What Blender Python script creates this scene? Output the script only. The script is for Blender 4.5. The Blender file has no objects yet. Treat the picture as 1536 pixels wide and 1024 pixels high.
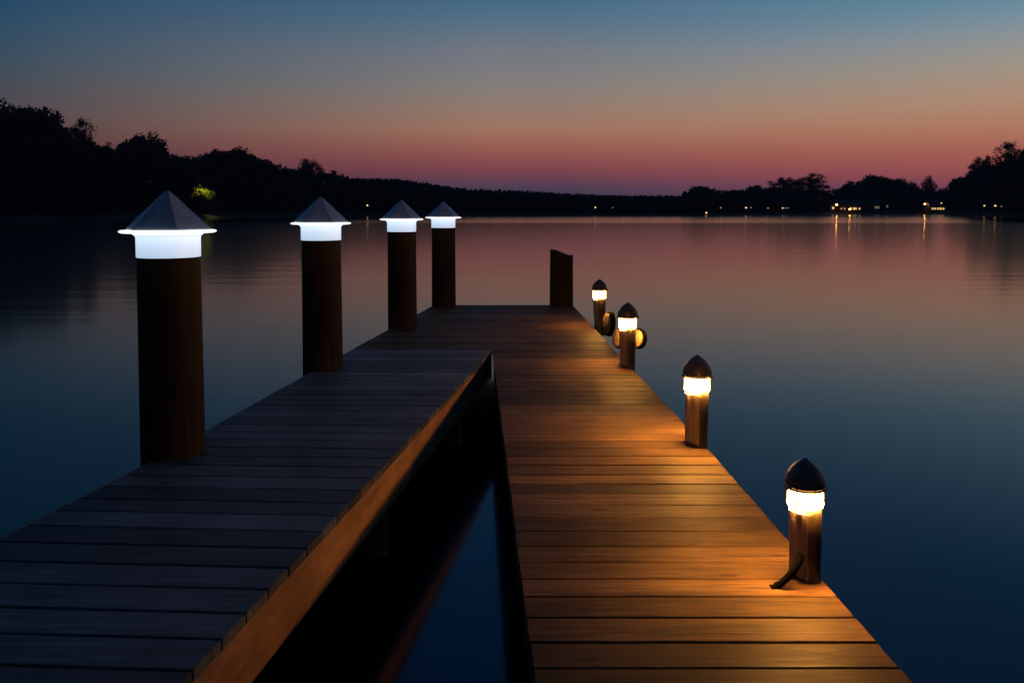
import bpy, bmesh, math, random
from math import sin, cos, pi, radians, atan2, hypot, sqrt
from mathutils import Vector, Matrix

random.seed(11)
scn = bpy.context.scene
COL = scn.collection
F = 1195.0          # focal length in photo pixels
PITCH = radians(3.0)
HOR = 313.0         # image row of the true horizon
PRIN = HOR + F * math.tan(PITCH)
CAMZ = 2.22         # eye above the water
DECK = 0.72         # deck above the water

# ------------------------------------------------------------------ helpers
def ray(px, py):
    dx, dy = (px - 768) / F, -(py - PRIN) / F
    return Vector((dx, dy * sin(PITCH) + cos(PITCH), dy * cos(PITCH) - sin(PITCH)))

def on_plane(px, py, z=DECK):
    d = ray(px, py)
    t = (z - CAMZ) / d.z
    return Vector((d.x * t, d.y * t, z))

def at_depth(px, py, D):
    d = ray(px, py)
    t = D / d.y
    return Vector((d.x * t, D, CAMZ + d.z * t))

def tag(o, label=None, cat=None, group=None, kind=None):
    if label: o["label"] = label
    if cat: o["category"] = cat
    if group: o["group"] = group
    if kind: o["kind"] = kind
    return o

def empty(name, loc=(0, 0, 0), rz=0.0):
    o = bpy.data.objects.new(name, None)
    COL.objects.link(o)
    o.location = loc
    o.rotation_euler = (0, 0, rz)
    return o

def link(name, bm, mat, parent=None, smooth=False, angle=None):
    me = bpy.data.meshes.new(name)
    bm.normal_update()
    bm.to_mesh(me)
    bm.free()
    if mat: me.materials.append(mat)
    if smooth:
        for p in me.polygons: p.use_smooth = True
        if angle:
            me.set_sharp_from_angle(angle=radians(angle))
    o = bpy.data.objects.new(name, me)
    COL.objects.link(o)
    if parent: o.parent = parent
    return o

def copy_tree(o, parent=None):
    c = o.copy()
    COL.objects.link(c)
    if parent: c.parent = parent
    for ch in list(o.children):
        copy_tree(ch, c)
    return c

def add_box(bm, lo, hi, M=None):
    vs = []
    for z in (lo[2], hi[2]):
        for x, y in ((lo[0], lo[1]), (hi[0], lo[1]), (hi[0], hi[1]), (lo[0], hi[1])):
            v = Vector((x, y, z))
            vs.append(bm.verts.new(M @ v if M else v))
    for f in ((3, 2, 1, 0), (4, 5, 6, 7), (0, 1, 5, 4), (1, 2, 6, 5), (2, 3, 7, 6), (3, 0, 4, 7)):
        bm.faces.new([vs[i] for i in f])
    return vs

def lathe(bm, prof, n=48, center=(0, 0), cap0=True, cap1=True, phase=0.0):
    rings = []
    for r, z in prof:
        if r < 1e-6:
            rings.append([bm.verts.new((center[0], center[1], z))])
        else:
            rings.append([bm.verts.new((center[0] + r * cos(phase + 2 * pi * i / n), center[1] + r * sin(phase + 2 * pi * i / n), z)) for i in range(n)])
    for a, b in zip(rings[:-1], rings[1:]):
        for i in range(n):
            j = (i + 1) % n
            if len(a) == 1 and len(b) == 1: continue
            if len(a) == 1: bm.faces.new((a[0], b[j], b[i]))
            elif len(b) == 1: bm.faces.new((a[i], a[j], b[0]))
            else: bm.faces.new((a[i], a[j], b[j], b[i]))
    if cap0 and len(rings[0]) > 1: bm.faces.new(list(reversed(rings[0])))
    if cap1 and len(rings[-1]) > 1: bm.faces.new(rings[-1])

def tube(bm, pts, radii, n=7, caps=True):
    rings = []
    for i, p in enumerate(pts):
        p = Vector(p)
        d = (Vector(pts[min(i + 1, len(pts) - 1)]) - Vector(pts[max(i - 1, 0)])).normalized()
        a = d.orthogonal().normalized() if abs(d.z) > .99 else d.cross(Vector((0, 0, 1))).normalized()
        b = d.cross(a)
        rings.append([bm.verts.new(p + (a * cos(2 * pi * k / n) + b * sin(2 * pi * k / n)) * radii[i]) for k in range(n)])
    for r0, r1 in zip(rings[:-1], rings[1:]):
        for k in range(n):
            bm.faces.new((r0[k], r0[(k + 1) % n], r1[(k + 1) % n], r1[k]))
    if caps:
        bm.faces.new(list(reversed(rings[0]))); bm.faces.new(rings[-1])
    bmesh.ops.recalc_face_normals(bm, faces=bm.faces[:])

# ------------------------------------------------------------------ materials
def new_mat(name):
    m = bpy.data.materials.new(name)
    m.use_nodes = True
    nt = m.node_tree
    nt.nodes.clear()
    out = nt.nodes.new("ShaderNodeOutputMaterial")
    b = nt.nodes.new("ShaderNodeBsdfPrincipled")
    nt.links.new(b.outputs[0], out.inputs[0])
    return m, nt, b

def node(nt, t, **kw):
    n = nt.nodes.new(t)
    for k, v in kw.items():
        setattr(n, k, v)
    return n

def ramp(nt, fac, stops, interp="LINEAR"):
    r = nt.nodes.new("ShaderNodeValToRGB")
    r.color_ramp.interpolation = interp
    els = r.color_ramp.elements
    while len(els) > 1: els.remove(els[-1])
    els[0].position = stops[0][0]; els[0].color = (*stops[0][1], 1)
    for p, c in stops[1:]:
        e = els.new(p); e.color = (*c, 1)
    nt.links.new(fac, r.inputs[0])
    return r.outputs[0]

def math_n(nt, op, a, b=None, c=None, clamp=False):
    n = nt.nodes.new("ShaderNodeMath")
    n.operation = op; n.use_clamp = clamp
    for i, v in enumerate((a, b, c)):
        if v is None: continue
        if isinstance(v, (int, float)): n.inputs[i].default_value = v
        else: nt.links.new(v, n.inputs[i])
    return n.outputs[0]

def maprange(nt, v, a, b, c=0.0, d=1.0, smooth=True):
    n = nt.nodes.new("ShaderNodeMapRange")
    n.interpolation_type = "SMOOTHSTEP" if smooth else "LINEAR"
    nt.links.new(v, n.inputs[0])
    for i, x in enumerate((a, b, c, d)): n.inputs[i + 1].default_value = x
    return n.outputs[0]

def wood(name, dark, light, scale, rough=(.45, .7), use_tone=False, bump=.25, spec=.4, knots=False):
    """Grained timber; scale stretches the grain along one axis."""
    m, nt, b = new_mat(name)
    tc = node(nt, "ShaderNodeTexCoord")
    mp = node(nt, "ShaderNodeMapping")
    mp.inputs["Scale"].default_value = scale
    nt.links.new(tc.outputs["Object"], mp.inputs[0])
    vec = mp.outputs[0]
    if use_tone:
        at = node(nt, "ShaderNodeAttribute", attribute_name="tone")
        ad = node(nt, "ShaderNodeVectorMath", operation="ADD")
        sc = node(nt, "ShaderNodeVectorMath", operation="SCALE")
        nt.links.new(at.outputs["Color"], sc.inputs[0]); sc.inputs["Scale"].default_value = 90.0
        nt.links.new(vec, ad.inputs[0]); nt.links.new(sc.outputs[0], ad.inputs[1])
        vec = ad.outputs[0]
    n1 = node(nt, "ShaderNodeTexNoise"); n1.inputs["Scale"].default_value = 1.0; n1.inputs["Detail"].default_value = 8; n1.inputs["Roughness"].default_value = .62; n1.inputs["Distortion"].default_value = .6
    nt.links.new(vec, n1.inputs["Vector"])
    n2 = node(nt, "ShaderNodeTexNoise"); n2.inputs["Scale"].default_value = 4.0; n2.inputs["Detail"].default_value = 5
    nt.links.new(vec, n2.inputs["Vector"])
    mixed = math_n(nt, "ADD", math_n(nt, "MULTIPLY", n1.outputs[0], .65), math_n(nt, "MULTIPLY", n2.outputs[0], .35))
    col = ramp(nt, mixed, [(.37, dark), (.5, tuple((a + c) / 2 for a, c in zip(dark, light))), (.63, light)])
    # blotches of weathering, much broader than the grain
    n3 = node(nt, "ShaderNodeTexNoise"); n3.inputs["Scale"].default_value = 2.2; n3.inputs["Detail"].default_value = 4
    nt.links.new(tc.outputs["Object"], n3.inputs["Vector"])
    blot = ramp(nt, n3.outputs[0], [(.34, (.64, .62, .61)), (.66, (1.13, 1.11, 1.09))])
    mx = node(nt, "ShaderNodeMix", data_type="RGBA", blend_type="MULTIPLY"); mx.inputs[0].default_value = 1
    nt.links.new(col, mx.inputs[6]); nt.links.new(blot, mx.inputs[7])
    col = mx.outputs[2]
    if use_tone:
        sep = node(nt, "ShaderNodeSeparateColor"); nt.links.new(at.outputs["Color"], sep.inputs[0])
        t = maprange(nt, sep.outputs[0], 0, 1, .42, 1.36, smooth=False)
        m2 = node(nt, "ShaderNodeVectorMath", operation="SCALE")
        nt.links.new(col, m2.inputs[0]); nt.links.new(t, m2.inputs["Scale"])
        col = m2.outputs[0]
    if knots:
        mp2 = node(nt, "ShaderNodeMapping"); mp2.inputs["Scale"].default_value = (2.0, 7.0, 2.0)
        nt.links.new(tc.outputs["Object"], mp2.inputs[0])
        vo = node(nt, "ShaderNodeTexVoronoi"); vo.inputs["Scale"].default_value = 1.0
        nt.links.new(mp2.outputs[0], vo.inputs["Vector"])
        k = maprange(nt, vo.outputs["Distance"], .04, .13, .35, 1.0)
        m3 = node(nt, "ShaderNodeVectorMath", operation="SCALE")
        nt.links.new(col, m3.inputs[0]); nt.links.new(k, m3.inputs["Scale"])
        col = m3.outputs[0]
    nt.links.new(col, b.inputs["Base Color"])
    nt.links.new(maprange(nt, n1.outputs[0], .3, .7, rough[0], rough[1], smooth=False), b.inputs["Roughness"])
    b.inputs["Specular IOR Level"].default_value = spec
    bp = node(nt, "ShaderNodeBump"); bp.inputs["Strength"].default_value = bump; bp.inputs["Distance"].default_value = .004
    nt.links.new(mixed, bp.inputs["Height"]); nt.links.new(bp.outputs[0], b.inputs["Normal"])
    return m

def metal(name, col, rough, metallic=1.0, var=.25):
    m, nt, b = new_mat(name)
    tc = node(nt, "ShaderNodeTexCoord")
    n = node(nt, "ShaderNodeTexNoise"); n.inputs["Scale"].default_value = 14; n.inputs["Detail"].default_value = 6
    nt.links.new(tc.outputs["Object"], n.inputs["Vector"])
    c = ramp(nt, n.outputs[0], [(.3, tuple(v * (1 - var) for v in col)), (.7, tuple(v * (1 + var) for v in col))])
    nt.links.new(c, b.inputs["Base Color"])
    b.inputs["Metallic"].default_value = metallic
    nt.links.new(maprange(nt, n.outputs[0], .3, .7, rough - .08, rough + .1, smooth=False), b.inputs["Roughness"])
    return m

def glow(name, col, strength, base=(.8, .8, .8)):
    m, nt, b = new_mat(name)
    b.inputs["Base Color"].default_value = (*base, 1)
    b.inputs["Roughness"].default_value = .35
    b.inputs["Emission Color"].default_value = (*col, 1)
    b.inputs["Emission Strength"].default_value = strength
    return m

def plain(name, col, rough=.8, var=.3, scale=1.5):
    m, nt, b = new_mat(name)
    tc = node(nt, "ShaderNodeTexCoord")
    n = node(nt, "ShaderNodeTexNoise"); n.inputs["Scale"].default_value = scale; n.inputs["Detail"].default_value = 5
    nt.links.new(tc.outputs["Object"], n.inputs["Vector"])
    nt.links.new(ramp(nt, n.outputs[0], [(.3, tuple(v * (1 - var) for v in col)), (.7, tuple(v * (1 + var) for v in col))]), b.inputs["Base Color"])
    b.inputs["Roughness"].default_value = rough
    b.inputs["Specular IOR Level"].default_value = .2
    return m

M_DECK_R = wood("lamp_tinted_decking", (.048, .027, .012), (.175, .103, .046), (1.3, 26, 26), use_tone=True, knots=True, rough=(.52, .74), spec=.07)  # same wood as the left dock, with the lamps' warm cast in its colour
M_DECK_L = wood("sky_tinted_decking", (.041, .044, .043), (.128, .134, .129), (1.3, 26, 26), use_tone=True, knots=True, rough=(.5, .7), spec=.18)  # same wood as the right dock, with the dusk sky's cast in its colour
M_FASCIA = wood("brown_beam", (.19, .10, .045), (.37, .20, .09), (22, 1.2, 22), bump=.2, spec=.2)
M_PILE = wood("dark_pile", (.004, .003, .0025), (.047, .029, .0135), (24, 24, 1.0), bump=.5, rough=(.6, .85), spec=.15)
M_UNDER = wood("under_timber", (.03, .022, .016), (.09, .06, .04), (18, 1.5, 18), bump=.3, rough=(.6, .85), spec=.2)
M_BRONZE = metal("dark_bronze", (.11, .075, .05), .42, .4)
M_BODY = wood("bollard_timber", (.016, .012, .008), (.085, .055, .032), (60, 60, 3), bump=.3, rough=(.4, .6))
M_PANEL = wood("pale_panel", (.24, .17, .10), (.46, .34, .21), (40, 40, 2), bump=.2, rough=(.4, .6))
M_FENDER = wood("pale_log_face", (.12, .085, .05), (.30, .21, .12), (16, 16, 16), bump=.3)
M_RUBBER = plain("black_rubber", (.003, .0028, .0026), .9)
M_RUBBER.node_tree.nodes["Principled BSDF"].inputs["Specular IOR Level"].default_value = .02
M_SLATE = metal("slate_cap", (.29, .345, .37), .5, .15, var=.18)
M_LENS_W = glow("lit_white_acrylic", (.56, .74, .96), .84)
nt_ = M_LENS_W.node_tree
tc_ = node(nt_, "ShaderNodeTexCoord"); sp_ = node(nt_, "ShaderNodeSeparateXYZ"); nt_.links.new(tc_.outputs["Generated"], sp_.inputs[0])
nt_.links.new(maprange(nt_, sp_.outputs[2], 0, 1, .80, .98), [n for n in nt_.nodes if n.type == "BSDF_PRINCIPLED"][0].inputs["Emission Strength"])
M_BRIM_W = glow("lit_white_rim", (1.0, .965, .93), 1.05)
def amber_glass():
    # a hot filament zone at mid height fading to amber at the glass's two rims
    m, nt, b = new_mat("lit_amber_glass")
    tc = node(nt, "ShaderNodeTexCoord")
    sp = node(nt, "ShaderNodeSeparateXYZ"); nt.links.new(tc.outputs["Generated"], sp.inputs[0])
    d = math_n(nt, "ABSOLUTE", math_n(nt, "SUBTRACT", sp.outputs[2], .5))
    core = maprange(nt, d, .26, .49, 1, 0)
    st = math_n(nt, "ADD", 1.6, math_n(nt, "MULTIPLY", math_n(nt, "POWER", core, 4.0), 78.0))
    b.inputs["Base Color"].default_value = (.8, .7, .5, 1)
    b.inputs["Emission Color"].default_value = (1.0, .43, .09, 1)
    nt.links.new(st, b.inputs["Emission Strength"])
    return m
M_LENS_A = amber_glass()
M_RING_A = glow("downlight_ring", (1.0, .43, .07), 3200.0)  # added emitter for the light pools round the bollards
M_RING_DIM = glow("dim_downlight_ring", (1.0, .43, .07), 1200.0)

# ------------------------------------------------------------------ docks
def interp(pts, t):
    """pts sorted by y: piecewise linear x(y), extrapolated."""
    for (y0, x0), (y1, x1) in zip(pts[:-1], pts[1:]):
        if t <= y1 or (y1, x1) == pts[-1]:
            return x0 + (x1 - x0) * (t - y0) / (y1 - y0)

def edge(*pix):
    out = []
    for px, py in pix:
        p = on_plane(px, py)
        out.append((p.y, p.x))
    return sorted(out)

E_LL = edge((0, 808), (210, 701), (456, 564), (583, 495), (652, 457.5))
E_LR = edge((268, 1024), (738, 524))
E_RL = edge((809, 1024), (740, 524))
E_RR = edge((1360, 1020), (1065, 680), (860, 460))
Y_HEAD = on_plane(739, 524).y
Y_END = on_plane(700, 457).y
Y_BACK = -2.2
CENTER_R = random.Random(5)

def add_plank(bm, lay, a0, a1, b0, b1, top, th, ch, tone):
    """a0/a1: near edge left/right (x,y), b0/b1: far edge left/right; chamfered top edges."""
    def P(p, z, inset, far):
        return bm.verts.new((p[0], p[1] + (-inset if far else inset), z))
    rows = []
    for (n, f) in ((a0, b0), (a1, b1)):
        rows.append([P(n, top - th, 0, False), P(n, top - ch, 0, False), P(n, top, ch, False), P(f, top, ch, True), P(f, top - ch, 0, True), P(f, top - th, 0, True)])
    fs = []
    L, R = rows
    k = len(L)
    for i in range(k):
        j = (i + 1) % k
        fs.append(bm.faces.new((L[j], L[i], R[i], R[j])))
    fs.append(bm.faces.new(L)); fs.append(bm.faces.new(list(reversed(R))))
    for f in fs:
        for lp in f.loops: lp[lay] = (tone[0], tone[1], tone[2], 1)

def deck_run(bm, lay, y0, y1, pitch, xl, xr, skew, rnd, overhang=.012, wide=0.0):
    y = y0
    while y < y1 - .03:
        w = pitch * rnd.uniform(.93, 1.07)
        gap = rnd.choice((.007, .008, .009, .010, .011)) if y > 3.6 else rnd.uniform(.008, .011)
        yn, yf = y, min(y + w - gap, y1)
        gap += wide
        yf = min(y + w - gap, y1)
        s0, s1 = skew(yn), skew(yf)
        jl, jr = rnd.uniform(-.003, .003), rnd.uniform(-.001, .001)
        tone = (rnd.random(), rnd.random(), rnd.random())
        add_plank(bm, lay,
                  (xl(yn + s0) - overhang + jl, yn + s0), (xr(yn) + overhang + jr, yn),
                  (xl(yf + s1) - overhang + jl, yf + s1), (xr(yf) + overhang + jr, yf),
                  DECK + rnd.uniform(-.0015, .001), .042, .0035, tone)
        y += w

def beam_along(name, mat, parent, xfun, y0, y1, z0, z1, t, step=1.5):
    """A board on edge following xfun(y), t thick (sign = side)."""
    bm = bmesh.new()
    ys = [y0]
    while ys[-1] + step < y1: ys.append(ys[-1] + step)
    ys.append(y1)
    rings = []
    for y in ys:
        x = xfun(y)
        rings.append([bm.verts.new(v) for v in ((x, y, z0), (x + t, y, z0), (x + t, y, z1), (x, y, z1))])
    for r0, r1 in zip(rings[:-1], rings[1:]):
        for k in range(4):
            bm.faces.new((r0[k], r0[(k + 1) % 4], r1[(k + 1) % 4], r1[k]))
    bm.faces.new(rings[0]); bm.faces.new(rings[-1])
    bmesh.ops.recalc_face_normals(bm, faces=bm.faces[:])
    bmesh.ops.bevel(bm, geom=[e for e in bm.edges if e.calc_face_angle(0) > 1], offset=.004, segments=1, affect="EDGES")
    return link(name, bm, mat, parent)

def pile_mesh(x, y, r, z0, z1, parent, name="pile", mat=None):
    bm = bmesh.new()
    lathe(bm, [(r * 1.04, z0), (r * 1.02, (z0 + z1) / 2), (r, z1)], 20, (x, y))
    return link(name, bm, mat or M_UNDER, parent, smooth=True, angle=40)

FZ0, FZ1 = DECK - .30, DECK - .047   # fascia bottom and top

# --- right dock, with the wide head
rdock = tag(empty("wooden_dock", (0.55, 2.5, 0)), "red-brown plank dock on the right, edged by amber bollard lights", "dock")
RO = Vector((-.55, -2.5, 0))
def rlink(o):
    o.parent = rdock
    o.location = RO
    return o
rnd = random.Random(3)
bm = bmesh.new(); lay = bm.loops.layers.float_color.new("tone")
RLf = lambda y: interp(E_RL, y)
RRf = lambda y: interp(E_RR, y)
LLf = lambda y: interp(E_LL, y)
LRf = lambda y: interp(E_LR, y)
deck_run(bm, lay, Y_BACK, Y_HEAD, .157, RLf, RRf, lambda y: 0, rnd)
deck_run(bm, lay, Y_HEAD + .004, Y_END, .157, LLf, RRf, lambda y: 0, rnd)
rlink(link("decking", bm, M_DECK_R))
rlink(beam_along("fascia", M_UNDER, None, lambda y: RLf(y) + .004, Y_BACK, Y_HEAD - .02, FZ0 + .03, FZ1, .04))  # darker timber than the other fascias: the shade here is put into colour
rlink(beam_along("fascia", M_FASCIA, None, lambda y: RRf(y) - .004, Y_BACK, Y_END - .05, FZ0 + .03, FZ1, -.045))
rlink(beam_along("fascia", M_FASCIA, None, lambda y: LLf(y) + .004, Y_HEAD + .05, Y_END - .05, FZ0 + .03, FZ1, .045))
bm = bmesh.new(); add_box(bm, (LLf(Y_END) + .06, Y_END - .045, FZ0 + .03), (RRf(Y_END) - .06, Y_END - .002, FZ1))
rlink(link("end_board", bm, M_FASCIA))
for fx in (.33, .67):
    rlink(beam_along("stringer", M_UNDER, None, lambda y, fx=fx: RLf(y) * (1 - fx) + RRf(y) * fx, Y_BACK, Y_END - .1, FZ0 + .05, FZ1 - .004, .05))
for y in (-1.2, 2.0, 5.2, 8.2, 11.6):
    for f in (.14, .86):
        rlink(pile_mesh(RLf(y) * (1 - f) + RRf(y) * f, y, .085, -2.6, FZ0 + .02, None))
for x in (LLf(10.2) + .35,):
    rlink(pile_mesh(x, 10.2, .085, -2.6, FZ0 + .02, None))

# --- left dock
ldock = tag(empty("wooden_dock", (-1.6, 3.5, 0)), "grey plank dock on the left with an orange-lit edge beam, below the white-lit posts", "dock")
LO = Vector((1.6, -3.5, 0))
def llink(o):
    o.parent = ldock
    o.location = LO
    return o
rnd = random.Random(8)
bm = bmesh.new(); lay = bm.loops.layers.float_color.new("tone")
deck_run(bm, lay, Y_BACK, Y_HEAD - .002, .182, LLf, LRf, lambda y: .075 * max(0, min(1, (Y_HEAD - .3 - y) / 4.5)), rnd, overhang=.006, wide=.004)
llink(link("decking", bm, M_DECK_L))
llink(beam_along("fascia", M_FASCIA, None, LRf, Y_BACK, Y_HEAD - .02, FZ0, FZ1 - .006, -.05))
llink(beam_along("fascia", M_FASCIA, None, LLf, Y_BACK, Y_HEAD, FZ0, FZ1 - .006, .05))
for fx in (.35, .65):
    llink(beam_along("stringer", M_UNDER, None, lambda y, fx=fx: LLf(y) * (1 - fx) + LRf(y) * fx, Y_BACK, Y_HEAD - .1, FZ0 + .03, FZ1 - .006, .05))
for y in (-1.0, 3.05, 5.05, 7.45):
    for f in (.12, .86):
        llink(pile_mesh(LLf(y) * (1 - f) + LRf(y) * f, y, .085, -2.6, FZ0 + .01, None, mat=M_FASCIA))

# ------------------------------------------------------------------ white-lit mooring posts
def post_shaft(r, h, seed, tilt_top=0.0):
    rnd = random.Random(seed)
    bm = bmesh.new()
    n = 56
    ph = [rnd.uniform(0, 6.28) for _ in range(4)]
    zs = [-2.6 - DECK, -.3, 0.0, .02] + [h * k / 8 for k in range(1, 9)]
    rings = []
    for z in zs:
        ring = []
        for i in range(n):
            a = 2 * pi * i / n
            rr = r * (1 + .010 * sin(3 * a + ph[0]) + .007 * sin(7 * a + ph[1] + z * .6) + .004 * sin(17 * a + ph[2]))
            rr *= 1.0 + .03 * (1 - z / h) if z >= 0 else 1.03
            zz = z
            if z >= h - 1e-6: zz = z - tilt_top * min(1, max(0, (cos(a) + .55) / 1.0)) + (.012 * sin(5 * a) if tilt_top else 0)
            ring.append(bm.verts.new((rr * cos(a), rr * sin(a), zz)))
        rings.append(ring)
    for a, b in zip(rings[:-1], rings[1:]):
        for i in range(n):
            bm.faces.new((a[i], a[(i + 1) % n], b[(i + 1) % n], b[i]))
    bm.faces.new(list(reversed(rings[0]))); bm.faces.new(rings[-1])
    return bm

def make_post(h):
    t = empty("lamp_post")
    r = .185
    link("shaft", post_shaft(r, h, 4), M_PILE, t, smooth=True, angle=50)
    bm = bmesh.new()   # lit acrylic collar with softly flared neck
    lathe(bm, [(r + .002, h + .002), (r + .004, h + .006), (r + .004, h + .115), (r + .010, h + .128), (r + .022, h + .137)], 64, cap1=True)
    link("lens", bm, M_LENS_W, t, smooth=True, angle=50)
    bm = bmesh.new()   # thin glowing brim under the cap
    lathe(bm, [(r + .012, h + .139), (r + .085, h + .143), (r + .099, h + .149), (r + .099, h + .155), (r + .09, h + .160), (.03, h + .160)], 64)
    link("brim", bm, M_BRIM_W, t, smooth=True, angle=50)
    bm = bmesh.new()   # six-sided cap
    lathe(bm, [(r + .075, h + .162), (r + .072, h + .172), (.018, h + .385), (0, h + .392)], 6, phase=radians(4))
    bmesh.ops.bevel(bm, geom=bm.edges[:], offset=.003, segments=1, affect="EDGES")
    link("cap", bm, M_SLATE, t)
    return t

posts = [((252.5, 690), 97, "nearest and largest of the white-lit posts, standing on the left edge of the grey dock"),
         ((481.5, 557), 60, "second white-lit post from the front, under a grey pointed cap"),
         ((602.5, 491), 43, "third white-lit post, beside the farthest one at the left of the dock head"),
         ((665, 460.5), 39, "farthest white-lit post, at the left corner of the dock's far end")]
proto = make_post(1.165)
for i, ((px, py), w, lab) in enumerate(posts):
    t = proto if i == 0 else copy_tree(proto)
    p = on_plane(px, py - 0)
    p.y += .16
    p.x = (px - 768) / F * p.y
    t.location = (p.x, p.y, DECK)
    t.rotation_euler.z = radians((0, 2, -3, 5)[i])
    if i == 0: t.scale = (.97, .97, 1.035)
    tag(t, lab, "lamp post", "white-lit posts along the left edge")

# bare post at the far end
t = empty("mooring_post")
p = on_plane(842, 457)
t.location = (p.x, p.y + .02, DECK)
link("shaft", post_shaft(.178, .86, 9, tilt_top=.09), M_PILE, t, smooth=True, angle=40)
tag(t, "bare dark mooring post with a slanting top at the far end of the dock", "mooring post")

# ------------------------------------------------------------------ amber bollard lights
def make_bollard():
    t = empty("bollard_light")
    R = .080
    zb, zg0, zg1, zt = -.10, .358, .455, .575
    bm = bmesh.new()   # shaft: rounded front, flat on the dock side
    n = 40
    rings = []
    for z, s in ((zb, .90), (.0, .92), (.1, .95), (.2, .98), (zg0 - .030, 1.0), (zg0 - .016, .935), (zg0, .92)):
        ring = []
        for i in range(n):
            a = 2 * pi * i / n
            x, y = R * s * cos(a), R * s * sin(a)
            x = max(x, -R * .62)
            ring.append(bm.verts.new((x * .92, y * .92, z)))
        rings.append(ring)
    for a, b in zip(rings[:-1], rings[1:]):
        for i in range(n):
            bm.faces.new((a[i], a[(i + 1) % n], b[(i + 1) % n], b[i]))
    bm.faces.new(list(reversed(rings[0]))); bm.faces.new(rings[-1])
    link("shaft", bm, M_BODY, t, smooth=True, angle=30)
    # pale panel on the dock side, curving in to the foot
    bm = bmesh.new()
    prof = []
    for k in range(9):
        u = k / 8
        z = .02 + (zg0 - .046) * u
        out = -R * (.65 + .23 * sin(pi * .5 * u) ** 1.2)
        prof.append((z, out))
    L = [[bm.verts.new((o, s * R * .74, z)) for s in (-1, -.5, 0, .5, 1)] for z, o in prof]
    for row in L:
        row[0].co.x = -R * .55; row[4].co.x = -R * .55
    I = [[bm.verts.new((-R * .5, s * R * .74, z)) for s in (-1, 1)] for z, o in prof]
    for a, b in zip(L[:-1], L[1:]):
        for i in range(4): bm.faces.new((a[i], a[i + 1], b[i + 1], b[i]))
    for k in range(8):
        bm.faces.new((I[k][0], L[k][0], L[k + 1][0], I[k + 1][0]))
        bm.faces.new((L[k][4], I[k][1], I[k + 1][1], L[k + 1][4]))
        bm.faces.new((I[k][1], I[k][0], I[k + 1][0], I[k + 1][1]))
    bm.faces.new((I[0][0], I[0][1], L[0][4], L[0][3], L[0][2], L[0][1], L[0][0]))
    bm.faces.new((L[-1][0], L[-1][1], L[-1][2], L[-1][3], L[-1][4], I[-1][1], I[-1][0]))
    bmesh.ops.recalc_face_normals(bm, faces=bm.faces[:])
    link("side_panel", bm, M_PANEL, t, smooth=True, angle=45)
    bm = bmesh.new()
    lathe(bm, [(R * .82, zg0 + .001), (R * .93, zg0 + .006), (R * .955, zg0 + .018), (R * .955, zg1 - .018), (R * .93, zg1 - .006), (R * .82, zg1)], 40)
    link("lens", bm, M_LENS_A, t, smooth=True, angle=50)
    bm = bmesh.new()   # unseen emitter ring added under the glass to brighten the planks
    rings = [[bm.verts.new((q * cos(2 * pi * i / 40), q * sin(2 * pi * i / 40), z)) for i in range(40)] for q, z in ((R * .81, zg0 - .003), (R * .95, zg0 - .003), (R * .95, zg0 + .0005), (R * .81, zg0 + .0005))]
    for a in range(4):
        for i in range(40):
            bm.faces.new((rings[a][i], rings[a][(i + 1) % 40], rings[(a + 1) % 4][(i + 1) % 40], rings[(a + 1) % 4][i]))
    bmesh.ops.recalc_face_normals(bm, faces=bm.faces[:])
    link("light_ring", bm, M_RING_A, t)
    for k in range(6):   # guard bars round the glass
        bm = bmesh.new()
        a = radians(18 + 60 * k)
        x, y = R * 1.01 * cos(a), R * 1.01 * sin(a)
        tube(bm, [(x * .9, y * .9, zg0 - .018), (x, y, zg0 - .004), (x, y, zg1 + .006)], [.0034, .0034, .0034], 6)
        link("guard_bar", bm, M_BRONZE, t)
    bm = bmesh.new()   # bullet-shaped hood
    pr = [(R * .9, zg1 + .001), (R * 1.08, zg1 - .008), (R * 1.12, zg1 + .002)]
    for k in range(1, 15):
        u = k / 14
        pr.append((R * 1.12 * (1 - u ** 2.25), zg1 + .002 + (zt - zg1) * u))
    lathe(bm, pr, 40)
    link("hood", bm, M_BRONZE, t, smooth=True, angle=60)
    bm = bmesh.new()   # flat rim with two lugs
    lathe(bm, [(R * 1.06, zg1 - .015), (R * 1.24, zg1 - .015), (R * 1.25, zg1 - .012), (R * 1.24, zg1 - .009), (R * 1.06, zg1 - .009)], 40, cap0=False, cap1=False)
    for s in (-1, 1):
        add_box(bm, (s * R * 1.24 - .014, -.006, zg1 - .0135), (s * R * 1.24 + .012, .006, zg1 - .004))
    bmesh.ops.recalc_face_normals(bm, faces=bm.faces[:])
    link("rim", bm, M_BRONZE, t)
    return t

bol = make_bollard()
B = [((1208, 866), .865, "nearest amber bollard light, with a bent strut at its foot on the dock's right edge"),
     ((1044.5, 666), 1.0, "second amber bollard light from the front, standing alone at the bend of the dock edge"),
     ((941, 550), 1.07, "third amber bollard light from the front, with a round fender at its right side"),
     ((899, 490), 1.06, "farthest amber bollard light, closest to the bare mooring post")]
BP = []
for i, ((px, py), s, lab) in enumerate(B):
    t = bol if i == 0 else copy_tree(bol)
    p = on_plane(px, py)
    t.location = p
    t.scale = (s, s, s)
    t.rotation_euler = (0, radians((-1.5, 0, 0, 0)[i]), radians((24, 34, 20, 16)[i]))
    if i >= 2:   # weaker added ring under the two far lamps
        for ch in t.children:
            if ch.name.startswith("light_ring"):
                ch.material_slots[0].link = "OBJECT"
                ch.material_slots[0].material = M_RING_DIM
    tag(t, lab, "bollard light", "amber bollard lights along the right edge")
    BP.append(p)
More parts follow.
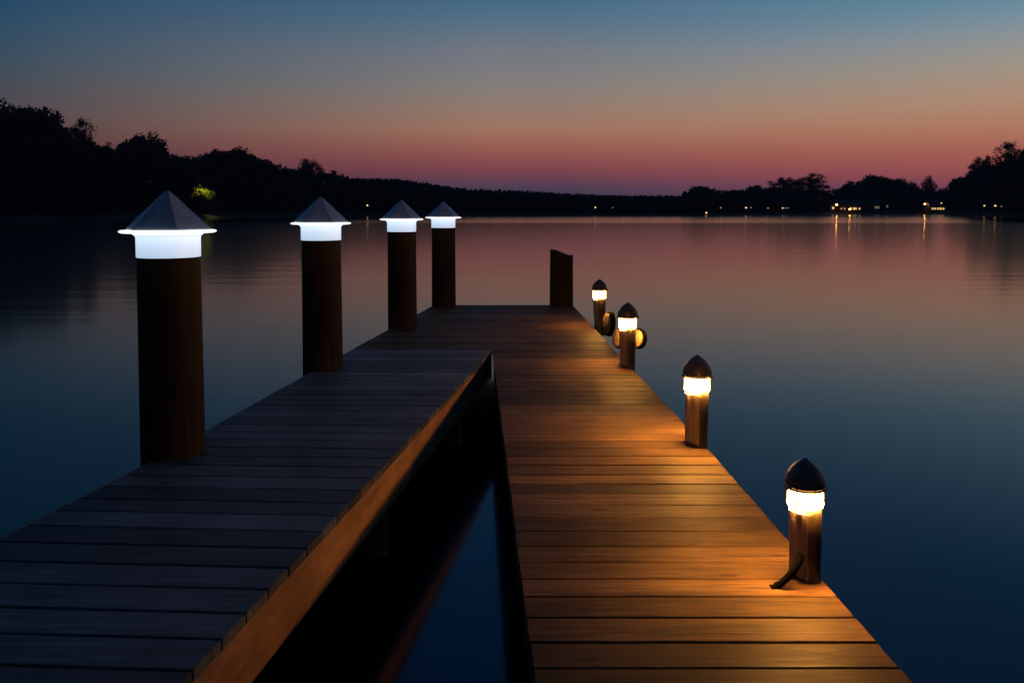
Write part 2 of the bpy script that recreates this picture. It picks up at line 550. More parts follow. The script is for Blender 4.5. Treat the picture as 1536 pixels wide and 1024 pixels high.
# the strut at the nearest light's foot
bm = bmesh.new()
pts = [(-.045, -.075, .150), (-.062, -.088, .120), (-.088, -.095, .082), (-.120, -.098, .048), (-.150, -.098, .022), (-.172, -.098, .010)]
tube(bm, pts, [.012, .016, .017, .016, .015, .018], 10)
add_box(bm, (-.195, -.115, .001), (-.150, -.080, .012))
o = link("strut", bm, M_RUBBER, bol, smooth=True, angle=40)
o.rotation_euler.z = -bol.rotation_euler.z

# round fenders hung on the outer edge
def make_fender(sx):
    t = empty("dock_fender")
    bm = bmesh.new()
    lathe(bm, [(.02, -.02), (.10, -.018), (.122, -.008), (.126, .01), (.122, .035), (.114, .045), (.10, .040)], 36, cap1=True)
    link("tyre", bm, M_RUBBER, t, smooth=True, angle=50)
    bm = bmesh.new()
    lathe(bm, [(.106, .041), (.105, .056), (.094, .064), (0, .070)], 36)
    link("face", bm, M_FENDER, t, smooth=True, angle=50)
    return t
fen = make_fender(1)
fspec = [((960, 508), 7.72, .8, (0, -82, 30), "round pale-faced fender on the right of the third amber bollard light"),
         ((916, 486), 9.95, 1.25, (0, -84, 20), "tall pale-faced fender between the two farthest amber bollard lights"),
         ((930, 507), 7.95, .85, (0, -84, 30), "half-hidden pale-faced fender on the left of the third amber bollard light")]
for i, ((px, py), D, s, rot, lab) in enumerate(fspec):
    t = fen if i == 0 else copy_tree(fen)
    t.location = at_depth(px, py, D)
    t.scale = (s, s * (.75 if i else 1), s)
    t.rotation_euler = tuple(radians(a) for a in rot)
    tag(t, lab, "fender", "round fenders at the far bollard lights")

# ------------------------------------------------------------------ shore
SHORE = [(-2600, 60), (-900, 75), (-300, 105), (0, 132), (200, 152), (400, 190), (520, 235), (620, 258), (700, 268), (900, 275), (1030, 272), (1150, 300), (1300, 326), (1400, 322), (1470, 268), (1540, 190), (1650, 150), (2000, 110), (3600, 65)]
SKY = [(-400, 175), (-100, 172), (0, 165), (30, 152), (60, 160), (90, 176), (105, 199), (140, 208), (150, 213), (165, 216), (180, 222), (195, 206), (215, 197), (240, 211), (255, 226), (270, 232), (300, 228), (330, 223), (355, 220), (390, 232), (405, 240), (438, 250), (470, 252), (495, 258), (515, 264), (560, 266), (600, 267), (640, 273), (680, 280), (720, 283), (760, 284), (800, 286), (850, 289), (900, 291), (960, 292), (1026, 292), (1032, 286), (1060, 280), (1085, 284), (1100, 285), (1120, 282), (1130, 273), (1145, 281), (1157, 280), (1180, 282), (1215, 282), (1240, 284), (1255, 281), (1275, 276), (1290, 269), (1310, 262), (1340, 266), (1365, 276), (1380, 282), (1405, 283), (1420, 279), (1430, 270), (1450, 258), (1475, 247), (1495, 242), (1536, 236), (1800, 226)]
def lut(tab, x):
    if x <= tab[0][0]: return tab[0][1]
    for (a, va), (b, vb) in zip(tab[:-1], tab[1:]):
        if x <= b: return va + (vb - va) * (x - a) / (b - a)
    return tab[-1][1]
def px_of_az(az):   # az = atan2(x, y)
    if az > radians(78): return 768 + F * math.tan(radians(78))
    if az < radians(-78): return 768 + F * math.tan(radians(-78))
    return 768 + F * math.tan(az)
def shore_dist(px):  # forward distance D to the waterline
    return lut(SHORE, px)
BANK = [(0, .0), (1.2, .35), (4, .9), (10, 1.7), (25, 3.2), (60, 6.0), (200, 9.0)]
def ground_z(px, D):
    r = D - shore_dist(px)
    if r < 0: return max(-3.0, r * .25)
    k = 1.0 if px < 450 else (.75 if px < 1000 else .45)
    return lut(BANK, r) * k

M_SOIL = plain("bank_soil", (.035, .04, .025), .95, .4, .08)
bm = bmesh.new()
rs = [-60, -30, -12, -5, -2, -.6, 0, .6, 1.2, 2.5, 4, 7, 10, 16, 25, 40, 60, 110, 200, 320]
NA = 260
rows = []
for i in range(NA):
    az = 2 * pi * i / NA - pi
    px = px_of_az(az)
    c = cos(az)
    Df = shore_dist(px)
    base = Df / c if abs(az) < radians(75) else 60 / max(abs(c), .26) if abs(c) > .26 else 230
    base = min(base, 420)
    row = []
    for r in rs:
        rr = max(base + r, 3.0)
        z = max(-3.0, r * .25) if r < 0 else lut(BANK, r) * (1.0 if px < 450 else (.75 if px < 1000 else .45))
        row.append(bm.verts.new((rr * sin(az), rr * cos(az), z + (random.uniform(-.12, .12) if r > .5 else 0))))
    rows.append(row)
cen = bm.verts.new((0, 0, -3))
for i in range(NA):
    a, b = rows[i], rows[(i + 1) % NA]
    bm.faces.new((cen, b[0], a[0]))
    for k in range(len(rs) - 1):
        bm.faces.new((a[k], b[k], b[k + 1], a[k + 1]))
bmesh.ops.recalc_face_normals(bm, faces=bm.faces[:])
o = link("terrain", bm, M_SOIL, smooth=True)
if o.data.polygons[0].normal.z < 0:
    o.data.flip_normals()
tag(o, "dark lake bed and wooded banks round the water", kind="structure")

# ------------------------------------------------------------------ water
m, nt, b = new_mat("still_lake_water")
b.inputs["Base Color"].default_value = (.0015, .006, .012, 1)
b.inputs["IOR"].default_value = 1.38
b.inputs["Specular IOR Level"].default_value = .5
geo = node(nt, "ShaderNodeNewGeometry")
sep = node(nt, "ShaderNodeSeparateXYZ"); nt.links.new(geo.outputs["Position"], sep.inputs[0])
# breeze lanes: long bands across the lake where the surface is ruffled
mpL = node(nt, "ShaderNodeMapping"); mpL.inputs["Scale"].default_value = (.006, .045, 1)
nt.links.new(geo.outputs["Position"], mpL.inputs[0])
nl = node(nt, "ShaderNodeTexNoise"); nl.inputs["Scale"].default_value = 1.0; nl.inputs["Detail"].default_value = 4
nt.links.new(mpL.outputs[0], nl.inputs["Vector"])
wob = math_n(nt, "MULTIPLY", math_n(nt, "SUBTRACT", nl.outputs[0], .5), 12.0)
yy = math_n(nt, "ADD", sep.outputs[1], wob)
lane = math_n(nt, "MULTIPLY", maprange(nt, yy, 118, 130), maprange(nt, yy, 196, 222, 1, 0))
lane2 = math_n(nt, "MULTIPLY", maprange(nt, nl.outputs[0], .55, .72), .25)
lane2 = math_n(nt, "MULTIPLY", lane2, maprange(nt, sep.outputs[1], 10, 25))
laneS = math_n(nt, "MAXIMUM", lane, lane2)
rough = math_n(nt, "ADD", .112, math_n(nt, "MULTIPLY", laneS, .06))
nt.links.new(rough, b.inputs["Roughness"])
mp1 = node(nt, "ShaderNodeMapping"); mp1.inputs["Scale"].default_value = (.16, .8, 1)
nt.links.new(geo.outputs["Position"], mp1.inputs[0])
w1 = node(nt, "ShaderNodeTexNoise"); w1.inputs["Scale"].default_value = 1.0; w1.inputs["Detail"].default_value = 3
nt.links.new(mp1.outputs[0], w1.inputs["Vector"])
bp = node(nt, "ShaderNodeBump"); bp.inputs["Distance"].default_value = .02
nt.links.new(math_n(nt, "MULTIPLY", math_n(nt, "MULTIPLY", maprange(nt, sep.outputs[1], 8, 20), maprange(nt, sep.outputs[1], 35, 110, 1, .3)), .45), bp.inputs["Strength"])
nt.links.new(w1.outputs[0], bp.inputs["Height"]); nt.links.new(bp.outputs[0], b.inputs["Normal"])
gl = node(nt, "ShaderNodeBsdfAnisotropic", distribution="BECKMANN")
gl.inputs["Color"].default_value = (.95, .95, .95, 1); gl.inputs["Roughness"].default_value = .18
mxs = node(nt, "ShaderNodeMixShader")
nt.links.new(math_n(nt, "MULTIPLY", lane, 1.0), mxs.inputs[0]); nt.links.new(b.outputs[0], mxs.inputs[1]); nt.links.new(gl.outputs[0], mxs.inputs[2])
nt.links.new(mxs.outputs[0], [n for n in nt.nodes if n.type == "OUTPUT_MATERIAL"][0].inputs[0])
bm = bmesh.new()
S = 460
vs = [bm.verts.new(v) for v in ((-S, -S, 0), (S, -S, 0), (S, S, 0), (-S, S, 0))]
bm.faces.new(vs)
o = link("water", bm, m)
tag(o, "still dark blue lake mirroring the dusk sky", kind="structure")

# ------------------------------------------------------------------ trees
def leaf_mat(name, c):
    m, nt, b = new_mat(name)
    at = node(nt, "ShaderNodeAttribute", attribute_name="leaf")
    nt.links.new(ramp(nt, at.outputs["Fac"], [(0, tuple(v * .5 for v in c)), (1, tuple(v * 1.5 for v in c))]), b.inputs["Base Color"])
    b.inputs["Roughness"].default_value = .75
    b.inputs["Specular IOR Level"].default_value = .15
    return m
M_LEAF = leaf_mat("dark_foliage", (.02, .028, .018))
M_LEAFB = leaf_mat("brown_foliage", (.05, .035, .026))
M_LEAFG = leaf_mat("fresh_foliage", (.12, .15, .02))
M_BARK = wood("bark", (.02, .016, .012), (.07, .055, .04), (5, 5, .8), bump=.4, rough=(.8, .95), spec=.1)

def add_leaf(bm, lay, p, s, rnd):
    n = Vector((rnd.gauss(0, 1), rnd.gauss(0, 1), rnd.gauss(0, 1))).normalized()
    u = n.orthogonal().normalized(); v = n.cross(u)
    a = rnd.uniform(0, 6.28)
    u, v = u * cos(a) + v * sin(a), v * cos(a) - u * sin(a)
    w = rnd.uniform(.5, .8)
    f = bm.faces.new([bm.verts.new(q) for q in (p - u * s, p + v * s * w, p + u * s, p - v * s * w)])
    t = rnd.random()
    for lp in f.loops: lp[lay] = (t, t, t, 1)

def clump(bm, lay, c, rad, n, s, rnd):
    for _ in range(n):
        d = Vector((rnd.gauss(0, 1), rnd.gauss(0, 1), rnd.gauss(0, 1))).normalized()
        q = c + Vector((d.x, d.y, d.z * .8)) * rad * rnd.random() ** .45
        add_leaf(bm, lay, q, s * rnd.uniform(.6, 1.35), rnd)

def tree_meshes(seed, kind):
    """unit tree 10 high, crown about 8 wide; kind: dome, tall, low, sparse"""
    rnd = random.Random(seed)
    tb = bmesh.new(); cb = bmesh.new(); lay = cb.loops.layers.float_color.new("leaf")
    W = {"dome": 4.4, "tall": 3.0, "low": 4.6, "sparse": 3.9}[kind]
    z0 = {"dome": 2.0, "tall": 1.8, "low": 1.0, "sparse": 3.4}[kind]
    zc = (z0 + 10) / 2; hz = (10 - z0) / 2
    lean = (rnd.uniform(-.4, .4), rnd.uniform(-.4, .4))
    ax = lambda z: Vector((lean[0] * z / 10 + .12 * sin(z), lean[1] * z / 10, z))
    tube(tb, [ax(z) for z in (-.6, .4, 2, 4, 6, 8)], [.36, .27, .22, .17, .11, .04], 8)
    nl = {"dome": 64, "tall": 46, "low": 60, "sparse": 52}[kind]
    per = {"dome": 130, "tall": 110, "low": 130, "sparse": 115}[kind]
    for k in range(nl):
        # lobes spread over the crown, denser near its skin
        th = rnd.uniform(0, 2 * pi); ph = math.asin(rnd.uniform(-.85, 1)); rr = rnd.uniform(.5, .92)
        if k < 8: rr *= .5
        c = Vector((W * rr * cos(ph) * cos(th), W * rr * cos(ph) * sin(th), zc + hz * rr * sin(ph))) + Vector((lean[0] * .6, lean[1] * .6, 0))
        rad = rnd.uniform(.9, 1.55) * (.8 if kind in ("tall", "sparse") else 1.0)
        if c.z + rad * .8 > 10.2: c.z = 10.2 - rad * .8
        if kind == "sparse":
            clump(cb, lay, c, rad * .95, per, .125, rnd)
        else:
            clump(cb, lay, c, rad, per, .2, rnd)
        if k % 2 == 0 or kind == "sparse":
            zb = min(max(c.z * .62, 1.0), 7.4)
            b0 = ax(zb); mid = b0.lerp(c, .55) + Vector((0, 0, rnd.uniform(-.3, .35)))
            tube(tb, [b0, mid, c], [.10, .065, .02], 5)
            if kind == "sparse":
                for _ in range(4):
                    e = c + Vector((rnd.gauss(0, .6), rnd.gauss(0, .6), rnd.uniform(.1, .9)))
                    tube(tb, [mid.lerp(c, .6), c.lerp(e, .5), e], [.035, .025, .008], 4)
    def fin(bm, name, mat, sm=False):
        me = bpy.data.meshes.new(name); bm.to_mesh(me); bm.free(); me.materials.append(mat)
        return me
    return fin(tb, "trunk", M_BARK), fin(cb, "crown", M_LEAFB if kind == "sparse" else M_LEAF)

TV = {k: [tree_meshes(s, k) for s in ss] for k, ss in {"dome": (1, 2, 3), "tall": (4, 5), "low": (6, 7), "sparse": (8, 9, 10)}.items()}

def place_tree(px, D, top_py, width_px, kind, var, label, group=None, name="tree", lift=0.0):
    base = at_depth(px, HOR, D)
    gz = ground_z(px, D)
    top = at_depth(px, top_py, D).z
    h = max(top - gz, 2.0)
    sz = h / 10.0
    half = {"dome": 5.2, "tall": 3.8, "low": 5.4, "sparse": 4.2}[kind]
    sx = (width_px / F * D) / (2 * half)
    t = empty(name, (base.x, D, gz), random.uniform(0, 6.28))
    t.scale = (sx, sx, sz)
    tm, cm = TV[kind][var % len(TV[kind])]
    for nm, me in (("trunk", tm), ("crown", cm)):
        o = bpy.data.objects.new(nm, me); COL.objects.link(o); o.parent = t
    tag(t, label, "tree", group)
    return t

GL, GR = "trees on the skyline of the left bank", "trees on the skyline of the right bank"
# skyline trees that the photo shows one by one
sky_trees = [
    (18, 14, 150, 150, "dome", 0, "tallest broad-domed tree at the far left of the left bank", GL),
    (72, 18, 161, 90, "dome", 1, "dark tree filling the right shoulder of the tall domed tree on the left bank", GL),
    (124, 24, 178, 58, "sparse", 0, "thin-leaved feathery tree just right of the tallest domed tree", GL),
    (160, 26, 212, 44, "tall", 0, "small slim tree in the dip right of the feathery tree", GL),
    (216, 24, 196, 92, "dome", 2, "rounded dark tree whose top rises above the nearest white-lit post", GL),
    (272, 26, 229, 70, "low", 0, "low broad dark tree above the yellow-lit bush", GL),
    (318, 27, 224, 62, "low", 1, "level-topped dark tree just right of the yellow-lit bush", GL),
    (356, 28, 219, 74, "dome", 0, "wide dark tree forming the low hump between the first two white-lit posts", GL),
    (400, 28, 236, 56, "low", 0, "sloping dark tree just left of the second white-lit post's cap", GL),
    (462, 30, 237, 62, "sparse", 1, "feathery round tree standing above the second white-lit post's cap", GL),
    (502, 30, 256, 46, "low", 1, "last tree where the left bank drops to the distant woods", GL),
    (1052, 16, 279, 50, "dome", 1, "rounded tree at the left end of the right bank, above the lowest shore lamp", GR),
    (1098, 18, 283, 44, "low", 0, "low dark tree between the rounded end tree and the pointed one", GR),
    (1131, 20, 272, 30, "tall", 1, "small pointed tree left of the pinkish see-through trees", GR),
    (1176, 30, 264, 54, "sparse", 2, "left half of the pair of pinkish see-through trees on the right bank", GR),
    (1218, 30, 260, 60, "sparse", 0, "right half of the pair of pinkish see-through trees, the taller one", GR),
    (1276, 26, 272, 52, "low", 1, "dark tree sloping up to the broad dome behind the lit lake house", GR),
    (1312, 28, 261, 70, "dome", 2, "broad dark dome-shaped tree behind the long lit lake house", GR),
    (1350, 28, 268, 56, "dome", 0, "dark tree on the falling right side of the broad dome", GR),
    (1393, 34, 263, 25, "sparse", 1, "tiny bare tree standing alone in the gap above the small lit house", GR),
    (1438, 24, 266, 44, "dome", 1, "dark tree at the foot of the tall thin trees near the right edge", GR),
    (1474, 30, 231, 52, "sparse", 2, "reddish open-crowned tree left of the tallest right-hand tree", GR),
    (1515, 26, 213, 74, "sparse", 0, "tallest reddish open-crowned tree at the right edge of the photo", GR),
    (1560, 20, 226, 80, "dome", 2, "dark dense tree half cut by the right edge of the photo", GR),
]
for (px, back, ty, w, kind, var, lab, g) in sky_trees:
    place_tree(px, shore_dist(px) + back, ty, w, kind, var, lab, g)
# lower trees along both banks that nothing tells apart
rnd = random.Random(21)
px = -260
while px < 520:
    D = shore_dist(px) + rnd.uniform(5, 12)
    ty = lut(SKY, px); ty = ty + (313 - ty) * rnd.uniform(.22, .42)
    wpx = rnd.uniform(9, 13) / D * F
    if not (278 < px < 332):
        place_tree(px, D, ty, wpx, rnd.choice(("dome", "low", "low")), rnd.randrange(3), "black unlit tree in the front of the left bank's wood", "unlit trees along the left bank")
    px += wpx * .55
px = 1036
while px < 1700:
    D = shore_dist(px) + rnd.uniform(14, 22)
    ty = lut(SKY, px); ty = ty + (313 - ty) * rnd.uniform(.2, .45)
    wpx = rnd.uniform(9, 13) / D * F
    place_tree(px, D, ty, wpx, rnd.choice(("dome", "low", "low")), rnd.randrange(3), "black unlit tree in the front of the right bank's wood", "unlit trees along the right bank")
    px += wpx * .6

# one-mass woods: the distant middle shore, and the undergrowth of both banks
def wood_mass(name, label, x0, x1, step, d0, d1, frac0, frac1, size, n, keep=None, seed=1):
    rnd = random.Random(seed)
    bm = bmesh.new(); lay = bm.loops.layers.float_color.new("leaf")
    px = x0
    while px < x1:
        for k in range(n):
            q = px + rnd.uniform(-step, step)
            D = shore_dist(q) + rnd.uniform(d0, d1)
            if keep and not keep(q, D): continue
            gz = ground_z(q, D)
            top = at_depth(q, lut(SKY, q), D).z
            rad = rnd.uniform(.8, 1.3) * size
            u = rnd.uniform(frac0, frac1)
            if k == 0: u = frac1
            z = gz + max(.2, (top - rad * .9 - gz) * u)
            clump(bm, lay, Vector(((q - 768) / F * D, D, z)), rad, int(46), rad * .23, rnd)
        px += step
    o = link(name, bm, M_LEAF)
    tag(o, label, "woodland", kind="stuff")
    return o
wood_mass("woodland", "dark distant wood along the middle of the far shore", 505, 1040, 3.2, 4, 55, .0, 1.0, 2.6, 12, seed=2)
clear_r = lambda q, D: D > shore_dist(q) + (15 if 1236 < q < 1345 or 1376 < q < 1430 else 5)
wood_mass("undergrowth", "dark undergrowth filling the left bank below the trees", -260, 520, 6, 4, 26, .0, .97, 1.5, 18, seed=3)
wood_mass("undergrowth", "dark undergrowth filling the right bank below the trees", 1030, 1700, 4.2, 5, 34, .0, 1.0, 2.0, 12, clear_r, seed=4)

# ------------------------------------------------------------------ lights and houses on the shore
M_POLE = metal("lamp_pole", (.05, .05, .05), .6, .6)
M_SL_WARM = glow("shore_lamp_warm", (1.0, .54, .2), 1.8)
M_SL_STRONG = glow("shore_lamp_strong", (1.0, .42, .09), 45.0)
M_SL_DIM = glow("shore_lamp_dim", (.95, .80, .5), .5)
M_SL_YEL = glow("garden_lamp_yellow", (1.0, .84, .14), 9000.0)
def shore_lamp(px, py, back, r, mat, label, shade=False):
    r *= .62
    D = shore_dist(px) + back
    p = at_depth(px, py, D)
    gz = ground_z(px, D)
    t = empty("shore_lamp", (p.x, D, gz))
    h = p.z - gz
    bm = bmesh.new()
    lathe(bm, [(.09, -.3), (.09, .1), (.05, .16), (.04, max(h - r, .3))], 10)
    link("pole", bm, M_POLE, t, smooth=True, angle=40)
    bm = bmesh.new()
    bmesh.ops.create_uvsphere(bm, u_segments=14, v_segments=9, radius=r, matrix=Matrix.Translation((0, 0, h)))
    link("globe", bm, mat, t, smooth=True)
    bm = bmesh.new()
    if shade:   # added deep bell: hides the globe, drops its light on the leaves
        lathe(bm, [(r * 3.0, h - r * 2.0), (r * 2.2, h + r * .6), (r * .9, h + r * 1.6), (0, h + r * 1.8)], 16, cap0=False)
    else:
        lathe(bm, [(r * .95, h + r * .55), (r * .7, h + r * 1.05), (0, h + r * 1.25)], 12)
    link("hood", bm, M_POLE, t)
    tag(t, label, "lamp", "small lamps along the far shore")
shore_lamp(300, 276.5, 4.3, .13, M_SL_YEL, "small lamp with an added shade above the yellow-green lit bush on the left bank", shade=True)
shore_lamp(551, 308, 2.5, .42, M_SL_WARM, "left one of the twin lamps beside the third white-lit post's cap")
shore_lamp(556, 308, 2.2, .30, M_SL_WARM, "right one of the twin lamps beside the third white-lit post's cap")
shore_lamp(893, 311, 2.5, .42, M_SL_WARM, "brightest lamp at the middle of the far shore")
shore_lamp(919, 311.5, 2.5, .26, M_SL_DIM, "dim lamp just right of the brightest one at the middle of the far shore")
shore_lamp(1059.5, 319, 1.2, .50, M_SL_WARM, "lowest lamp, close to the water at the left end of the right bank")
shore_lamp(1081, 311.5, 3.0, .36, M_SL_DIM, "dim lamp above and right of the lowest shore lamp")
shore_lamp(1119, 311.5, 3.0, .52, M_SL_WARM, "bright left one of two touching lamps on the right bank")
shore_lamp(1126.5, 311.5, 3.0, .34, M_SL_DIM, "dim right one of two touching lamps on the right bank")
shore_lamp(1152, 312, 3.0, .40, M_SL_DIM, "single faint lamp below the pinkish see-through trees")
for q, r, mm, lab in ((1174, .44, M_SL_WARM, "left and brightest of three lamps close together below the pinkish trees"), (1178.5, .34, M_SL_DIM, "middle of three lamps close together below the pinkish trees"), (1182.5, .28, M_SL_DIM, "right and faintest of three lamps close together below the pinkish trees")):
    shore_lamp(q, 312, 3.0, r, mm, lab)
shore_lamp(1255, 307, 3.2, .50, M_SL_STRONG, "tall bright lamp in front of the long lit lake house")
shore_lamp(1274.5, 314, 1.6, .42, M_SL_STRONG, "low bright lamp in front of the long lit lake house")
shore_lamp(1387.5, 306, 3.0, .42, M_SL_STRONG, "bright lamp on the left of the small lit house")
shore_lamp(1392.5, 306, 3.0, .30, M_SL_DIM, "faint lamp between the bright lamp and the small lit house")
shore_lamp(1412, 304.5, 4.0, .40, M_SL_WARM, "high lamp above the small lit house's roof")
shore_lamp(1476.5, 308.5, 2.0, .40, M_SL_WARM, "left one of two separate lamps near the right edge")
shore_lamp(1493, 308.5, 2.0, .44, M_SL_WARM, "right and brighter one of two separate lamps near the right edge")
shore_lamp(1502, 309.5, 2.0, .26, M_SL_DIM, "faint bluish lamp, the last one before the right edge")

# lit bush
M_WALL = plain("house_wall", (.05, .045, .04), .85, .15)
M_ROOF = plain("house_roof", (.05, .045, .045), .8, .25)
M_FRAME = plain("window_frame", (.25, .24, .22), .6, .1)
M_WIN = glow("lit_window", (1.0, .6, .2), .8)
M_WIN_DIM = glow("dim_lit_window", (1.0, .72, .36), .12)
rnd = random.Random(40)
D = shore_dist(303) + 5.2
bp_ = at_depth(303, 289, D)
gz = ground_z(303, D)
t = empty("bush", (bp_.x, D, gz))
bm = bmesh.new(); lay = bm.loops.layers.float_color.new("leaf")
for k in range(22):
    cx, cy = rnd.uniform(-2.4, 2.6), rnd.uniform(-1.2, 1.2)
    top = (bp_.z + .9 - gz) * (1 - .22 * (cx / 2.6) ** 2)
    clump(bm, lay, Vector((cx, cy, top * rnd.uniform(.68, 1.0))), rnd.uniform(.5, .8), 150, .13, rnd)
link("crown", bm, M_LEAFG, t)
bm = bmesh.new()
for k in range(6):
    a = rnd.uniform(0, 6.28)
    tube(bm, [(.1 * cos(a), .1 * sin(a), -.2), (.6 * cos(a), .4 * sin(a), (bp_.z - gz) * .4), (1.7 * cos(a), .8 * sin(a), (bp_.z - gz) * .75)], [.07, .05, .02], 6)
link("stem", bm, M_BARK, t)
tag(t, "yellow-green bush lit by a small lamp on the dark left bank", "bush")

def house(px0, px1, back, wins, eave, label, dim=False, depth=6.0):
    pm = (px0 + px1) / 2
    D = shore_dist(pm) + back
    gz = ground_z(pm, D)
    w = (px1 - px0) / F * D
    t = empty("lake_house", ((pm - 768) / F * D, D, gz))
    h = CAMZ + (HOR - eave) / F * D - gz
    bm = bmesh.new()
    hw = w / 2
    vs = [bm.verts.new(v) for v in ((-hw, 0, -1), (hw, 0, -1), (hw, depth, -1), (-hw, depth, -1), (-hw, 0, h), (hw, 0, h), (hw, depth, h), (-hw, depth, h), (-hw, depth / 2, h + 1.5), (hw, depth / 2, h + 1.5))]
    for f in ((3, 2, 1, 0), (0, 1, 5, 4), (2, 3, 7, 6), (1, 2, 6, 9, 5), (3, 0, 4, 8, 7)):
        bm.faces.new([vs[i] for i in f])
    link("wall", bm, M_WALL, t)
    bm = bmesh.new()
    e = .4
    prof = [(-e, h - .16), (depth / 2, h + 1.58), (depth + e, h - .16), (depth + e, h - .02), (depth / 2, h + 1.74), (-e, h - .02)]
    A = [bm.verts.new((-hw - e, y, z)) for y, z in prof]; Bv = [bm.verts.new((hw + e, y, z)) for y, z in prof]
    for i in range(6): bm.faces.new((A[i], A[(i + 1) % 6], Bv[(i + 1) % 6], Bv[i]))
    bm.faces.new((A[0], A[5], A[4], A[1])); bm.faces.new((A[1], A[4], A[3], A[2]))
    bm.faces.new((Bv[0], Bv[1], Bv[4], Bv[5])); bm.faces.new((Bv[1], Bv[2], Bv[3], Bv[4]))
    bmesh.ops.recalc_face_normals(bm, faces=bm.faces[:])
    rf = link("roof", bm, M_ROOF, t)
    bm = bmesh.new(); add_box(bm, (hw * .4, depth * .55, h + .8), (hw * .4 + .7, depth * .55 + .7, h + 2.5))
    link("chimney", bm, M_WALL, rf)
    for (qx, qy, ww, wh, lit) in wins:
        x = (qx - pm) / F * D; z = CAMZ + (HOR - qy) / F * D - gz
        bm = bmesh.new()
        tk = .08
        add_box(bm, (x - ww / 2 - tk, -.06, z - wh / 2 - tk), (x + ww / 2 + tk, -.003, z - wh / 2))
        add_box(bm, (x - ww / 2 - tk, -.06, z + wh / 2), (x + ww / 2 + tk, -.003, z + wh / 2 + tk))
        add_box(bm, (x - ww / 2 - tk, -.06, z - wh / 2), (x - ww / 2, -.003, z + wh / 2))
        add_box(bm, (x + ww / 2, -.06, z - wh / 2), (x + ww / 2 + tk, -.003, z + wh / 2))
        wn = link("window", bm, M_FRAME, t)
        bm = bmesh.new(); add_box(bm, (x - ww / 2, -.03, z - wh / 2), (x + ww / 2, -.004, z + wh / 2))
        link("pane", bm, M_WIN if lit else M_WIN_DIM, wn)
    tag(t, label, "house", "lit houses on the right bank")
house(1244, 1294, 6.5, [(1249, 312, .9, 1.0, 1), (1261.5, 313, .8, .7, 0), (1266.5, 313, .8, .7, 0), (1275.5, 313, .9, .9, 1), (1281.5, 313, 1.5, .9, 1), (1288.5, 313, .7, .8, 1)], 306.5, "long low lake house with a row of lit windows and two bright lamps in front")
house(1305, 1334, 10.5, [(1313, 311, 1.1, 1.0, 0), (1316.5, 311, 1.0, 1.0, 0), (1330, 309.5, .8, .9, 0)], 305.5, "barely lit house between the long lake house and the small lit house")
house(1395, 1418.5, 6.5, [(1398, 313, .75, .8, 1), (1402, 313, .75, .8, 1), (1406.3, 313, .75, .8, 1), (1410.3, 313, .95, .9, 1), (1414.3, 313, .75, .8, 1)], 308, "small house with five lit windows in a row, right of the dim house")

# ------------------------------------------------------------------ sky
def s2l(c):
    return tuple(((v / 255) / 12.92 if v / 255 <= .04045 else (((v / 255) + .055) / 1.055) ** 2.4) for v in c)
world = bpy.data.worlds.new("World")
scn.world = world
world.use_nodes = True
nt = world.node_tree
nt.nodes.clear()
out = node(nt, "ShaderNodeOutputWorld")
tc = node(nt, "ShaderNodeTexCoord")
sep = node(nt, "ShaderNodeSeparateXYZ"); nt.links.new(tc.outputs["Generated"], sep.inputs[0])
el = math_n(nt, "ARCSINE", math_n(nt, "MAXIMUM", math_n(nt, "MINIMUM", sep.outputs[2], .9999), 0.0))
el = math_n(nt, "MULTIPLY", el, 180 / pi / 90.0)     # 0..1 = horizon..zenith
az = math_n(nt, "ARCTAN2", sep.outputs[0], sep.outputs[1])
def stops(cols, az_off):
    out = []
    for y, c in cols:
        e = math.degrees(math.atan((HOR - y) / (F / cos(az_off)))) if y is not None else None
        out.append((max(e, 0) / 90.0, s2l(c)))
    return out
ZEN = [(22 / 90, s2l((38, 90, 142))), (32 / 90, s2l((20, 78, 138))), (55 / 90, s2l((12, 52, 104))), (1.0, s2l((8, 34, 74)))]
def dim(st, k): return [(p, tuple(v * k for v in c)) for p, c in st]
cen = stops([(311, (52, 52, 70)), (296, (60, 56, 76)), (284, (72, 60, 80)), (272, (96, 62, 78)), (258, (122, 65, 75)), (240, (142, 78, 76)), (222, (156, 94, 80)), (196, (162, 116, 95)), (165, (149, 123, 108)), (130, (131, 125, 121)), (84, (116, 119, 128)), (35, (84, 111, 132)), (0, (66, 103, 130))], 0) + ZEN
lef = stops([(311, (48, 40, 48)), (284, (58, 42, 50)), (258, (70, 46, 52)), (230, (80, 54, 58)), (196, (84, 66, 68)), (165, (76, 70, 76)), (130, (68, 73, 82)), (84, (54, 75, 92)), (35, (40, 74, 98)), (0, (32, 70, 98))], .57) + dim(ZEN, .6)
rig = stops([(311, (86, 62, 84)), (290, (110, 66, 84)), (272, (138, 70, 80)), (252, (160, 82, 80)), (225, (172, 100, 82)), (190, (179, 123, 96)), (150, (176, 140, 115)), (100, (160, 147, 133)), (60, (140, 146, 148)), (30, (118, 142, 155)), (0, (98, 136, 155))], .55) + ZEN
c_l, c_c, c_r = (ramp(nt, el, s) for s in (lef, cen, rig))
def mixc(f, a, b):
    n = node(nt, "ShaderNodeMix", data_type="RGBA")
    nt.links.new(f, n.inputs[0]); nt.links.new(a, n.inputs[6]); nt.links.new(b, n.inputs[7])
    return n.outputs[2]
g = mixc(maprange(nt, az, -.58, -.02, smooth=False), c_l, c_c)
g = mixc(maprange(nt, az, .05, .58, smooth=False), g, c_r)
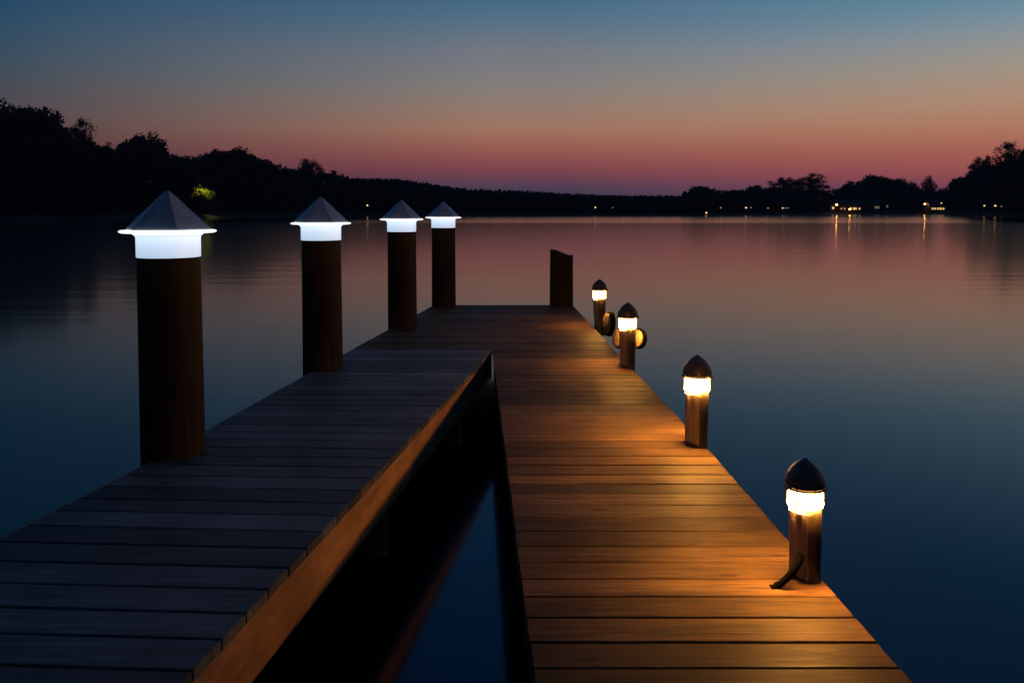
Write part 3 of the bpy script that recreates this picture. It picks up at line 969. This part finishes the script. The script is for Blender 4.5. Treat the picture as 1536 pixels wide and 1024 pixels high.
# the half of the sky behind the viewer is already night
back = maprange(nt, math_n(nt, "ABSOLUTE", az), .85, 2.2)
night = ramp(nt, el, [(0, s2l((26, 34, 50))), (.2, s2l((20, 44, 70))), (1, s2l((10, 40, 78)))])
low = math_n(nt, "MULTIPLY", back, maprange(nt, el, .55, .95, 1, 0))
g = mixc(low, g, night)
bg1 = node(nt, "ShaderNodeBackground"); nt.links.new(g, bg1.inputs[0]); bg1.inputs[1].default_value = 1.07
sky = node(nt, "ShaderNodeTexSky", sky_type="NISHITA")
sky.sun_disc = False
sky.sun_elevation = radians(-5.5); sky.sun_rotation = radians(20)
bg2 = node(nt, "ShaderNodeBackground"); nt.links.new(sky.outputs[0], bg2.inputs[0]); bg2.inputs[1].default_value = .05
ad = node(nt, "ShaderNodeAddShader")
nt.links.new(bg1.outputs[0], ad.inputs[0]); nt.links.new(bg2.outputs[0], ad.inputs[1])
nt.links.new(ad.outputs[0], out.inputs[0])

# ------------------------------------------------------------------ evening haze over the lake
bm = bmesh.new(); add_box(bm, (-900, -900, -5), (900, 900, 70))
mh = bpy.data.materials.new("evening_haze"); mh.use_nodes = True
nh = mh.node_tree; nh.nodes.clear()
oh = node(nh, "ShaderNodeOutputMaterial"); pv = node(nh, "ShaderNodeVolumePrincipled")
pv.inputs["Color"].default_value = (.85, .9, 1.0, 1); pv.inputs["Density"].default_value = .00017
nh.links.new(pv.outputs[0], oh.inputs["Volume"])
tag(link("haze", bm, mh), "thin evening haze over the lake", kind="stuff")

# ------------------------------------------------------------------ camera and render
cam = bpy.data.cameras.new("Camera")
co = bpy.data.objects.new("Camera", cam)
COL.objects.link(co)
co.location = (0, 0, CAMZ)
co.rotation_euler = (radians(90) - PITCH, 0, 0)
cam.sensor_width = 36
cam.lens = F / 1536 * 36
cam.shift_y = (PRIN - 512) / 1536
cam.clip_start = .05
cam.clip_end = 12000
scn.camera = co
scn.view_settings.view_transform = "Standard"
scn.view_settings.look = "None"
scn.view_settings.exposure = 0
scn.view_settings.gamma = 1
scn.cycles.use_denoising = True
scn.cycles.max_bounces = 6
scn.cycles.sample_clamp_indirect = 6
scn.cycles.caustics_reflective = False
